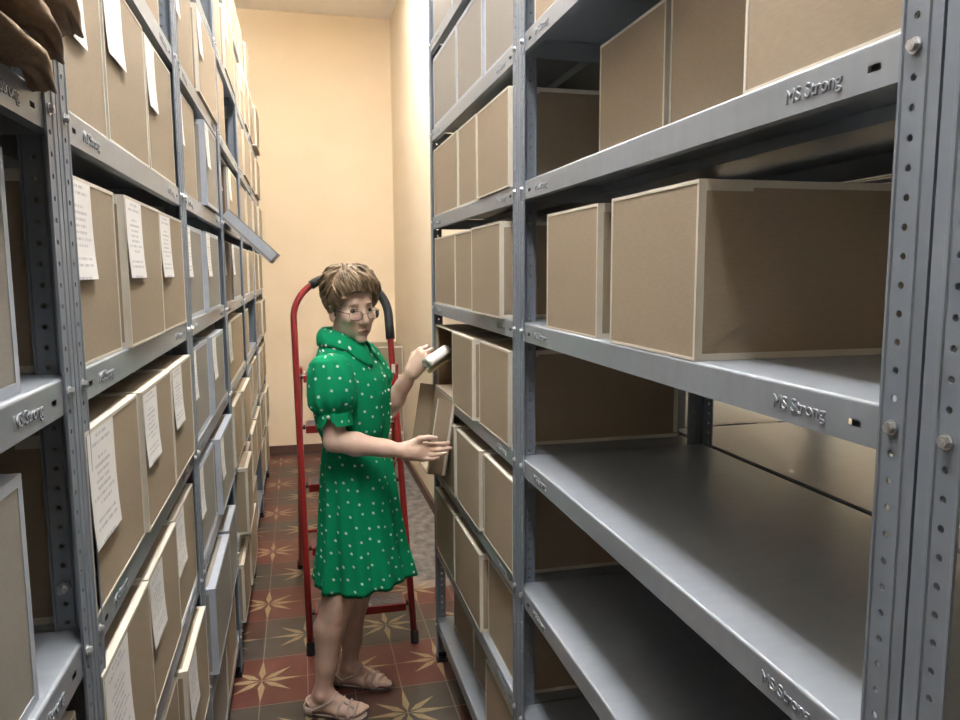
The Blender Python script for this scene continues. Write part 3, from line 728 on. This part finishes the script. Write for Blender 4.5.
# head
def he(c, r, k=.01, sub=False): ell(hw_(*c), r, HR3, k, sub)
def hc(p, q, r1, r2, k=.008): cone(hw_(*p), hw_(*q), r1, r2, k)
he((-.012, 0, .036), (.095, .073, .082), .01)
he((.028, 0, -.028), (.060, .060, .085), .02)
he((.022, 0, -.072), (.060, .052, .037), .02)
he((.074, 0, -.103), (.015, .020, .013), .018)
hc((.074, -.028, .024), (.074, .028, .024), .0105, .0105, .014)
for s in (1, -1):
    he((.058, .040 * s, -.028), (.022, .018, .018), .018)
    he((.0925, .032 * s, .001), (.010, .0155, .0095), .010, True)
    hc((.079, .017 * s, .0085), (.074, .043 * s, .006), .0042, .0036, .004)
    hc((.078, .019 * s, -.009), (.073, .041 * s, -.008), .0032, .003, .004)
    hc((.094, .011 * s, -.041), (.096, .010 * s, -.041), .0075, .0075, .005)
    he((-.006, .073 * s, -.018), (.018, .008, .030), .006); he((-.002, .0785 * s, -.014), (.008, .004, .017), .004, True)
    he((-.002, .071 * s, -.042), (.008, .006, .008), .005)
hc((.083, 0, .008), (.110, 0, -.034), .0085, .0105, .009)
hc((.110, 0, -.034), (.100, 0, -.044), .0095, .007, .006)
hc((.089, -.019, -.0695), (.0935, 0, -.0665), .0042, .0055, .003); hc((.0935, 0, -.0665), (.089, .019, -.0695), .0055, .0042, .003)
hc((.0895, -.015, -.0765), (.0895, .015, -.0765), .0055, .0055, .003)

def nets(D):
    S = D < 0; n0, n1, n2 = D.shape
    acc = np.zeros((n0 - 1, n1 - 1, n2 - 1), np.int8)
    for a in (0, 1):
        for b in (0, 1):
            for c in (0, 1): acc += S[a:n0 - 1 + a, b:n1 - 1 + b, c:n2 - 1 + c]
    act = (acc > 0) & (acc < 8); ids = np.argwhere(act); idx = np.full(act.shape, -1, np.int32); idx[act] = np.arange(len(ids))
    i, j, k = ids.T; P = np.zeros((len(ids), 3)); C = np.zeros(len(ids))
    corners = [(a, b, c) for a in (0, 1) for b in (0, 1) for c in (0, 1)]
    val = {cn: D[i + cn[0], j + cn[1], k + cn[2]].astype(float) for cn in corners}
    for cn in corners:
        for ax in range(3):
            if cn[ax]: continue
            c2 = list(cn); c2[ax] = 1; c2 = tuple(c2); a, b = val[cn], val[c2]; x = (a < 0) != (b < 0)
            t = np.where(x, a / np.where(x, a - b, 1), 0); p = np.array(cn, float)[None, :].repeat(len(ids), 0); p[:, ax] = t
            P[x] += p[x]; C[x] += 1
    P = P / C[:, None] + ids
    Fs = []
    for ax in range(3):
        u, v = (ax + 1) % 3, (ax + 2) % 3
        a = [slice(1, m - 1) for m in D.shape]; b = list(a); a[ax] = slice(0, D.shape[ax] - 1); b[ax] = slice(1, D.shape[ax])
        sa, sb = S[tuple(a)], S[tuple(b)]; e = np.argwhere(sa != sb); off = np.array([1, 1, 1]); off[ax] = 0; e = e + off
        flip = S[tuple(e.T)]
        q = []
        for du, dv in ((-1, -1), (0, -1), (0, 0), (-1, 0)):
            c = e.copy(); c[:, u] += du; c[:, v] += dv; q.append(idx[tuple(c.T)])
        q = np.stack(q, 1); q[~flip] = q[~flip][:, ::-1]; Fs.append(q)
    return lo + P * hs, np.concatenate(Fs)
V, F = nets(D); del D
ok = (F >= 0).all(1); F = F[ok]
# light Laplacian smoothing
e = np.concatenate([F[:, [0, 1]], F[:, [1, 2]], F[:, [2, 3]], F[:, [3, 0]]])
for w_ in (.5, .4):
    sm = np.zeros_like(V); ct = np.zeros(len(V))
    for a, b in ((0, 1), (1, 0)):
        np.add.at(sm, e[:, a], V[e[:, b]]); np.add.at(ct, e[:, a], 1)
    V = V * (1 - w_) + w_ * sm / np.maximum(ct, 1)[:, None]
person = thing('person', 'woman in green polka dot dress and glasses reaching into the open box', 'person', (.16, 2.68, 0))
PL = np.array([.16, 2.68, 0])
me = bpy.data.meshes.new('body'); me.from_pydata((V - PL).tolist(), [], F.tolist())
me.materials.append(M['skin']); me.materials.append(M['lip'])
ctr = V[F].mean(1) - HO; lf, lr, lu = ctr @ hf, ctr @ hr, ctr @ hu
lips = (lf > .083) & (((lu + .0725) / .0068) ** 2 + (lr / .0185) ** 2 < 1)
me.polygons.foreach_set('material_index', lips.astype(np.int32)); me.polygons.foreach_set('use_smooth', np.ones(len(F), bool)); me.update()
body = link('body', me, person)
def pv(p): return tuple(np.array(p) - PL)
def hp(f, r, u): return pv(hw_(f, r, u))
HM = Matrix((tuple(hf), tuple(hr), tuple(hu))).transposed()
for s in (1, -1):
    q = MB(); q.sphere((0, 0, 0), .0122, 0, 16)
    # cap facing forward carries iris and pupil
    eo = MB(); c = hw_(.0715, .032 * s, .0005); look = nrm(np.array([0, 0, 1.606]) - c)
    zax = Vector(look); xax = zax.orthogonal().normalized(); yax = zax.cross(xax); AX = Matrix((xax, yax, zax)).transposed()
    eo.sphere(pv(c), .0122, 0, 16, AX)
    for fi, f in enumerate(eo.f):
        if fi // 32 < 4: eo.m[fi] = 1
    eo.build('eye', [M['eyewhite'], M['iris']], person, smooth=True)
    b = MB(); b.tube([hp(.0885, .016 * s, .0225), hp(.0885, .028 * s, .0245), hp(.083, .040 * s, .0225), hp(.072, .050 * s, .016)], [.0009, .0013, .0012, .0006], 8); b.build('eyebrow', M['brow'], person, smooth=True)
    # upper lashes
    b = MB(); b.tube([hp(.0835, .017 * s, .0035), hp(.0855, .030 * s, .0065), hp(.079, .0435 * s, .0025)], [.0008, .0012, .0008], 6); b.build('eyelashes', M['brow'], person, smooth=True)
# glasses
gl = MB(); U_ = -.0135
for s in (1, -1):
    ring = []
    for k in range(28):
        a = 2 * math.pi * k / 28; ca, sa = math.cos(a), math.sin(a)
        ring.append(hp(.1045 - .16 * (abs(.033 + .024 * math.copysign(abs(ca) ** .75, ca)) ** 2) / .06, s * (.033 + .0235 * math.copysign(abs(ca) ** .75, ca)), U_ + .0155 * math.copysign(abs(sa) ** .75, sa)))
    gl.tube(ring, .00085, 6, closed=True)
    gl.tube([hp(.0955, s * .056, U_ + .008), hp(.085, s * .064, U_ + .010), hp(.035, s * .0725, U_ + .011), hp(-.005, s * .076, U_ + .006), hp(-.018, s * .077, U_ - .012)], .0013, 6)
gl.tube([hp(.1045, -.010, U_ + .004), hp(.1085, 0, U_ + .007), hp(.1045, .010, U_ + .004)], .0009, 6)
glo = gl.build('glasses', M['wire'], person, smooth=True)
for s in (1, -1):
    q = MB(); P = []
    for rr_ in (.02, .5, .97):
        P.append([hp(.1045 - .16 * (abs(.033 + .0235 * rr_ * math.cos(2 * math.pi * k / 28)) ** 2) / .06, s * (.033 + .0235 * rr_ * math.copysign(abs(math.cos(2 * math.pi * k / 28)) ** .75, math.cos(2 * math.pi * k / 28))), U_ + .0155 * rr_ * math.copysign(abs(math.sin(2 * math.pi * k / 28)) ** .75, math.sin(2 * math.pi * k / 28))) for k in range(28)])
    q.grid(P, 0, wrap=True); q.build('lens', M['lens'], glo, smooth=True)
# hair: a shaped cap plus combed locks
hrn = random.Random(11); H = MB()
def skull(th, ph, grow):
    """th from the crown down, ph from the forehead round by her right side"""
    f, r, u = math.sin(th) * math.cos(ph), math.sin(th) * math.sin(ph), math.cos(th)
    rf = (.098 if f > 0 else .097) + grow; return np.array([-.012 + rf * f, (.076 + grow) * r, .040 + (.088 + grow) * u])
def hairline(ph):
    a = abs(math.atan2(math.sin(ph), math.cos(ph)))
    # radians below the crown where hair ends
    pts = [(0, 1.12), (.45, 1.20), (.8, 1.42), (1.0, 1.86), (1.28, 2.12), (1.7, 2.28), (2.1, 2.44), (math.pi, 2.54)]
    for (a0, t0), (a1, t1) in zip(pts, pts[1:]):
        if a <= a1: return t0 + (t1 - t0) * (a - a0) / (a1 - a0)
    return 2.4
def puff(th, ph):
    a = abs(math.atan2(math.sin(ph), math.cos(ph)))
    v = .012 * max(0, math.cos(th * .8)) + .009 * math.exp(-((th - 1.0) / .5) ** 2)
    v += .003 * math.exp(-((a - 2.4) / .8) ** 2) * math.exp(-((th - 1.1) / .6) ** 2)
    v += .007 * math.exp(-((a - 1.45) / .5) ** 2) * max(0, min(1, (th - 1.2) / .5))
    v *= 1 - .6 * max(0, (th / hairline(ph) - .72) / .28) ** 1.5
    return v
P = []
for a in range(31):
    row = []
    for b in range(72):
        ph = 2 * math.pi * b / 72; th = hairline(ph) * (a / 30) ** .95
        gr = .006 + puff(th, ph) + .0022 * math.sin(9 * ph + 5 * th) * math.sin(th)
        if a >= 29: gr = .001 if a == 29 else -.006
        row.append(hp(*skull(th, ph, gr)))
    P.append(row)
H.grid(P, 0, wrap=True)
for k in range(560):
    ph = hrn.uniform(-math.pi, math.pi); t1 = hairline(ph)
    th = hrn.uniform(.05, .86) ** .8 * t1; pts, rad = [], []
    n = 7; span = hrn.uniform(.35, .62); rw = hrn.uniform(.003, .0062)
    sw = hrn.uniform(-.10, .10) + (.30 * (1 if True else 0) if abs(ph) < 1.2 else (.22 if ph > 0 else -.18))
    lift = hrn.uniform(-.001, .004) + (hrn.uniform(0, .009) if hrn.random() < .3 and th < 1.2 else 0); th0 = th
    for m in range(n):
        f = m / (n - 1); tt = th0 + span * f; pp = ph - sw * f if abs(ph) < 1.2 else ph + (sw * f * (1 if True else 1))
        lim = hairline(pp) + .10 + .05 * math.sin(13 * pp)
        if tt > lim: tt = lim + (tt - lim) * .12
        gr = .0065 + puff(min(tt, hairline(pp)), pp) + lift * math.sin(math.pi * f) + .0015
        if f > .8: gr += -.0025 * (f - .8) / .2
        pts.append(hp(*skull(tt, pp, gr))); rad.append(rw * math.sin(math.pi * min(.92, .18 + .74 * f)) ** .8 + .0003)
    H.tube(pts, rad, 5, caps=True)
H.build('hair', M['hair'], person, smooth=True)
# dress -----------------------------------------------------------------
prof = [  # z, centre x, centre y, side half width, front, back, fold amplitude
    (.492, .205, 2.682, .196, .178, .172, .017), (.545, .203, 2.683, .190, .170, .163, .015), (.62, .199, 2.685, .178, .158, .150, .011), (.74, .194, 2.687, .165, .146, .140, .008),
    (.86, .190, 2.689, .152, .136, .130, .006), (.94, .187, 2.689, .138, .127, .120, .006), (.985, .184, 2.688, .124, .118, .110, .006), (1.002, .183, 2.688, .120, .116, .107, .004),
    (1.018, .182, 2.688, .126, .120, .112, .006), (1.05, .180, 2.688, .140, .131, .124, .006), (1.10, .176, 2.687, .150, .138, .130, .004), (1.17, .170, 2.686, .155, .142, .128, .002),
    (1.23, .166, 2.686, .158, .132, .122, .001), (1.275, .160, 2.687, .160, .112, .108, 0), (1.305, .156, 2.688, .154, .096, .096, 0), (1.326, .152, 2.689, .136, .084, .085, 0),
    (1.348, .149, 2.690, .108, .074, .077, 0), (1.366, .146, 2.691, .082, .066, .070, 0), (1.384, .144, 2.692, .066, .061, .065, 0)]
def interp(z):
    for a, b in zip(prof, prof[1:]):
        if z <= b[0]:
            t = (z - a[0]) / (b[0] - a[0]); t2 = t
            return [a[i] + (b[i] - a[i]) * t2 for i in range(7)]
    return list(prof[-1])
def dress_pt(z, th, grow=0., fold=True):
    _, cx, cy, a, fb, bb, am = interp(z)
    c, s = math.cos(th), math.sin(th); bx = fb if c > 0 else bb
    n = 2.25; rr = (abs(c) ** n + abs(s) ** n) ** (-1 / n)
    w = 0
    if fold and am:
        zz = (1.0 - z)
        w = am * (math.sin(9 * th + 1.2) * .6 + .5 * math.sin(15 * th + .4 + 2 * zz) + .35 * math.sin(5 * th + 2.5 * zz))
    rr *= 1
    p = np.array([cx, cy, z]) + BF * (bx + w + grow) * c * rr + BR * (a + w + grow) * s * rr
    if z < .60: p[2] += .010 * math.sin(2 * th + .6) * (.60 - z) / .11
    return p
zs = []
for a, b in zip(prof, prof[1:]):
    n = max(2, int((b[0] - a[0]) / .011))
    zs += [a[0] + (b[0] - a[0]) * k / n for k in range(n)]
zs.append(prof[-1][0])
DR = MB(); NT = 168; P, UV = [], []
inner = [[pv(dress_pt(zs[0] + .03, 2 * math.pi * b / NT, -.006)) for b in range(NT + 1)]]
vv = 0; last = None
P.append(inner[0]); UV.append([(b / NT * 1.0, -.03) for b in range(NT + 1)])
for z in zs:
    row = [dress_pt(z, 2 * math.pi * (b / NT) + math.pi) for b in range(NT + 1)]
    if last is not None: vv += float(np.mean([np.linalg.norm(row[b] - last[b]) for b in range(0, NT, 8)]))
    last = row; per = sum(np.linalg.norm(row[b + 1] - row[b]) for b in range(NT))
    us, acc_ = [], 0
    for b in range(NT + 1):
        us.append(acc_ - per / 2)
        if b < NT: acc_ += np.linalg.norm(row[b + 1] - row[b])
    P.append([pv(p) for p in row]); UV.append([(u + 3, vv) for u in us])
P[0] = [pv(dress_pt(zs[0] + .03, 2 * math.pi * (b / NT) + math.pi, -.006)) for b in range(NT + 1)]
DR.grid(P, 0, UV)
dress = DR.build('dress', M['dress'], person, smooth=True)
def sleeve(S, E_, view, sgn):
    S = np.array(S); E_ = np.array(E_); ax = E_ - S; L = np.linalg.norm(ax); ax /= L
    u = nrm(np.array(view) - ax * (np.array(view) @ ax)); w = np.cross(ax, u)
    pr = [(-.16, .026), (-.13, .048), (-.06, .066), (.05, .074), (.18, .080), (.32, .083), (.44, .080), (.54, .070), (.60, .060), (.625, .0565), (.64, .058), (.78, .0605), (.80, .061)]
    q = MB(); P, UV = [], []; n = 96; v = 0; cut = 0
    rows = []
    for (t0, r0_), (t1, r1_) in zip(pr, pr[1:]):
        for k in range(4): f = k / 4; rows.append((t0 + (t1 - t0) * f, r0_ + (r1_ - r0_) * f))
    rows.append(pr[-1])
    for t, r in rows:
        row, uu = [], []
        for b in range(n + 1):
            a = 2 * math.pi * b / n - math.pi
            g_ = .0045 * math.exp(-((t - .5) / .14) ** 2) * math.sin(13 * a) + .0035 * math.exp(-((t - .02) / .1) ** 2) * math.sin(11 * a + 1)
            tt = t
            nw = abs(a - sgn * .25)
            if t > .7 and nw < .42: tt = t - (t - .66) * (1 - nw / .42) * .95
            droop = .012 * math.exp(-((t - .42) / .14) ** 2)
            p = S + ax * (tt * L + droop * abs(math.sin(a))) + (u * math.cos(a) + w * math.sin(a)) * (r + g_)
            row.append(pv(p)); uu.append((a * .075 + 1.3, tt * L + .61))
        P.append(row); UV.append(uu)
    q.grid(P, 0, UV)
    o = q.build('sleeve', M['dress'], dress, smooth=True)
    so = o.modifiers.new('thick', 'SOLIDIFY'); so.thickness = .0022; so.offset = -1
    b = MB(); c = S + ax * .66 * L + (u * math.cos(sgn * .25) + w * math.sin(sgn * .25)) * .0615
    b.sphere(pv(c), (.0062, .0062, .0062), 0, 10); b.build('button', M['pearl'], dress, smooth=True)
sleeve(SHR + np.array([-.006, -.012, .012]), ELR + np.array([.006, -.006, 0]), (-.1, -1, 0), 1)
sleeve(SHL + np.array([.0, .01, .01]), ELL, (.3, 1, 0), -1)
# collar
q = MB(); P, UV = [], []
for r in range(9):
    f = r / 8; row, uu = [], []
    for b in range(61):
        th = math.radians(9 + 342 * b / 60); c, s = math.cos(th), math.sin(th)
        front = max(0, c) ** 2
        top = np.array([.143, 2.692, 1.404 - .034 * max(0, c) + .004 * max(0, -c)]) + BF * .066 * c + BR * .067 * s
        tip = max(0, 1 - abs(min(th, 2 * math.pi - th) - .42) / .55)
        bot = dress_pt(1.350 - .026 * max(0, c) - .052 * tip, th, .007, False)
        if min(th, 2 * math.pi - th) < .30: bot = bot + (top - bot) * ((.30 - min(th, 2 * math.pi - th)) / .30) * .6
        p = top + (bot - top) * f + (BF * c + BR * s) * .009 * math.sin(math.pi * f) + np.array([0, 0, .006 * math.sin(math.pi * f)])
        row.append(pv(p)); uu.append((.09 * th + .2, f * .06 + 1.9))
    P.append(row); UV.append(uu)
band = []
q.grid([[pv(np.array([.143, 2.692, 1.36]) + BF * .060 * math.cos(math.radians(9 + 342 * b / 60)) + BR * .061 * math.sin(math.radians(9 + 342 * b / 60))) for b in range(61)]] + P, 0, [[(.09 * b, 1.85) for b in range(61)]] + UV)
o = q.build('collar', M['dress'], dress, smooth=True); so = o.modifiers.new('thick', 'SOLIDIFY'); so.thickness = .003; so.offset = 0
for z in (1.285, 1.235, 1.185, 1.135, 1.085, 1.04):
    p = dress_pt(z, 0.02, .0015); b = MB(); b.sphere(pv(p), .0052, 0, 8); b.build('button', M['pearl'], dress, smooth=True)
# placket down the front
q = MB(); P, UV = [], []
for k in range(36):
    z = 1.335 - k * (1.335 - 1.005) / 35
    P.append([pv(dress_pt(z, a, .0012 if abs(a) < .14 else 0.)) for a in (-.15, -.13, 0, .13, .15)]); UV.append([(2.99 + .12 * a, 1.335 - z + .3) for a in (-.15, -.13, 0, .13, .15)])
q.grid(P, 0, UV); o = q.build('placket', M['dress'], dress, smooth=True)
# waist casing
q = MB(); P, UV = [], []
for z in (.990, .994, 1.002, 1.010, 1.014):
    g_ = .0035 if .991 < z < 1.013 else -.001
    P.append([pv(dress_pt(z, 2 * math.pi * b / 96, g_)) for b in range(97)]); UV.append([(b / 96 * .78 + .11, z + 4.02) for b in range(97)])
q.grid(P, 0, UV); q.build('waistband', M['dress'], dress, smooth=True)
# sandals
from mathutils.bvhtree import BVHTree
BVH = BVHTree.FromPolygons([Vector(p) for p in (V - PL)], F.tolist())
def sandal(ank, fdir, mir):
    ank = np.array(ank); fdir = nrm(fdir); side = np.array([fdir[1], -fdir[0], 0]) * mir
    c0 = np.array([ank[0], ank[1], 0]); P3 = lambda f, s, z: pv(c0 + fdir * f + side * s + BU * z)
    out = [(-.066, 0), (-.060, .018), (-.045, .028), (-.01, .030), (.05, .034), (.10, .045), (.135, .043), (.160, .030), (.170, .005), (.166, -.018), (.145, -.034), (.10, -.042), (.05, -.034), (-.01, -.028), (-.045, -.027), (-.060, -.017)]
    so = MB()
    n = len(out); lay = [(0, 1.0), (.006, 1.03), (.0095, 1.0)]
    P = [[P3(f * sc, s * sc, z) for f, s in out] for z, sc in lay]
    so.grid(P, 0, wrap=True); so.quad([P3(f, s, 0) for f, s in reversed(out)]); so.quad([P3(f, s, .0095) for f, s in out])
    root = so.build('sandal', M['sole'], person)
    def strap(pts, w=.0042, nme='strap'):
        cp = [Vector(P3(*p)) for p in pts]; fine = []
        for a, b in zip(cp, cp[1:]): fine += [a.lerp(b, k / 5) for k in range(5)]
        fine.append(cp[-1]); res = []
        for k, p in enumerate(fine):
            loc, nn, _, _ = BVH.find_nearest(p)
            r_ = loc + nn * .0022
            r_.z = max(r_.z, .008); res.append(r_)
        for _ in range(2): res = [res[0]] + [(res[k - 1] + res[k] * 2 + res[k + 1]) / 4 for k in range(1, len(res) - 1)] + [res[-1]]
        q = MB(); q.tube(res, w, 8); q.build(nme, M['sandal'], root, smooth=True)
    st = [(-.04, -.036, .012), (-.025, -.041, .030), (.03, -.0315, .060), (.045, 0, .071), (.03, .0315, .060), (-.025, .041, .030), (-.04, .036, .012)]
    strap(st)
    strap([(-.045, .033, .05), (-.066, .016, .056), (-.072, 0, .058), (-.066, -.016, .056), (-.045, -.033, .05), (-.02, -.040, .034)], .004)
    strap([(.06, -.040, .010), (.066, -.036, .030), (.068, -.01, .047), (.068, .01, .047), (.066, .036, .030), (.06, .040, .010)], .0048)
    strap([(.085, -.044, .010), (.095, -.040, .028), (.100, 0, .042), (.104, .040, .028), (.105, .048, .010)], .0055)
    strap([(.112, -.046, .010), (.118, -.040, .025), (.122, 0, .037), (.126, .038, .026), (.130, .044, .010)], .0055)
    strap([(.066, .0, .047), (.098, .01, .044), (.12, .018, .037)], .004)
    q = MB(); hl = [(-.067, -.010), (-.058, -.024), (-.04, -.031), (-.04, .031), (-.058, .024), (-.067, .010)]
    P = [[P3(f, s, z) for f, s in ((-.03, -.034), (-.055, -.029), (-.068, -.013), (-.071, 0), (-.068, .013), (-.055, .029), (-.03, .034))] for z in (.010, .024, .036)]
    q.grid(P); o = q.build('heel_cup', M['sandal'], root, smooth=True); m = o.modifiers.new('t', 'SOLIDIFY'); m.thickness = .003; m.offset = 1
    q = MB(); q.grid([[P3(f * .97, s * .95, .0100) for f, s in out], [P3(.05 + (f - .05) * .02, s * .02, .0101) for f, s in out]], wrap=True); q.build('insole', M['sandal'], root)
sandal((.040, 2.622, 0), FD1, 1); sandal((.148, 2.792, 0), FD2, -1)

# rolled sheets held in the left hand
ROLL = thing('rolled_papers', 'roll of white papers held in the woman\'s raised hand by the open box', 'papers', (.490, 2.735, 1.282))
ax = nrm((.76, .40, .40)); u = nrm(np.cross(ax, (0, 0, 1.))); w = np.cross(u, ax)
def spiral(r0, r1, turns, L, n=90, sx_=1., off=(0, 0)):
    P = []
    for k in range(n + 1):
        f = k / n; a = 2 * math.pi * turns * f + .6; r = r0 + (r1 - r0) * f
        c = u * (r * 1.35 * math.cos(a) + off[0]) + w * (r * .85 * math.sin(a) + off[1])
        P.append([tuple(c + ax * x) for x in (-.045, -.02, .02, L)])
    return P
q = MB(); q.grid(spiral(.006, .0235, 3.3, .065)); o = q.build('white_sheet', M['paper'], ROLL, smooth=True); m = o.modifiers.new('t', 'SOLIDIFY'); m.thickness = .0012
q = MB(); q.grid(spiral(.003, .011, 2.2, .06, off=(-.004, -.033))); o = q.build('yellowed_sheet', M['paper_old'], ROLL, smooth=True); m = o.modifiers.new('t', 'SOLIDIFY'); m.thickness = .0012

# ------------------------------------------------------------------ lamps
def lamp(x, y, z, label, L=1.24):
    t = thing('ceiling_lamp', label, 'lamp', (x, y, z), 'fluorescent ceiling lamps')
    q = MB(); q.box((-.038, -L / 2 - .03, .03), (.038, L / 2 + .03, .075)); q.box((-.075, -L / 2 - .03, -.012), (.075, -L / 2 - .002, .03)); q.box((-.075, L / 2 + .002, -.012), (.075, L / 2 + .03, .03)); q.box((-.018, -L / 2 - .03, -.012), (.018, -L / 2 - .004, .03)); q.box((-.018, L / 2 + .004, -.012), (.018, L / 2 + .03, .03)); q.build('housing', M['lampbody'], t)
    for dx in (-.055, .055):
        q = MB(); q.tube([(dx, -L / 2, .008), (dx, L / 2, .008)], .014, 12); q.build('tube', M['tube'], t, smooth=True)
    q = MB()
    for dy in (-.25, .25): q.tube([(0, dy, .075), (0, dy, CEIL - z)], .006, 8)
    q.build('hanger', M['lampbody'], t)
lamp(.08, .95, 3.30, 'double tube lamp hanging above the near end of the aisle')
lamp(.20, 3.0, 3.60, 'double tube lamp hanging above the middle of the aisle', 1.0)
lamp(.25, 4.75, 3.64, 'short double tube lamp hanging near the far wall', .7)
lamp(2.15, 1.6, 3.30, 'double tube lamp hanging above the rear aisle', .9)

wd = bpy.data.worlds.new('world'); SC.world = wd; wd.use_nodes = True
wd.node_tree.nodes['Background'].inputs['Color'].default_value = (.05, .05, .055, 1)

# ------------------------------------------------------------------ camera
F_, TH, PH, RO = 746., .2378, .1191, -.0051
r = Vector((math.cos(TH), -math.sin(TH), 0)); gg = Vector((math.sin(TH), math.cos(TH), 0)); Uz = Vector((0, 0, 1))
up = Uz * math.cos(PH) + gg * math.sin(PH); fw = gg * math.cos(PH) - Uz * math.sin(PH)
R_ = r * math.cos(RO) + up * math.sin(RO); UP = up * math.cos(RO) - r * math.sin(RO)
cam = bpy.data.cameras.new('camera'); cam.sensor_width = 36; cam.lens = F_ / 960 * 36; cam.clip_start = .05
co = bpy.data.objects.new('camera', cam); COL.objects.link(co)
mw = Matrix((R_, UP, -fw)).transposed().to_4x4(); mw.translation = Vector((0, 0, 1.606)); co.matrix_world = mw
SC.camera = co
SC.view_settings.view_transform = 'Standard'; SC.view_settings.look = 'None'; SC.view_settings.gamma = 1; SC.view_settings.use_curve_mapping = False
SC.view_settings.exposure = 3.05
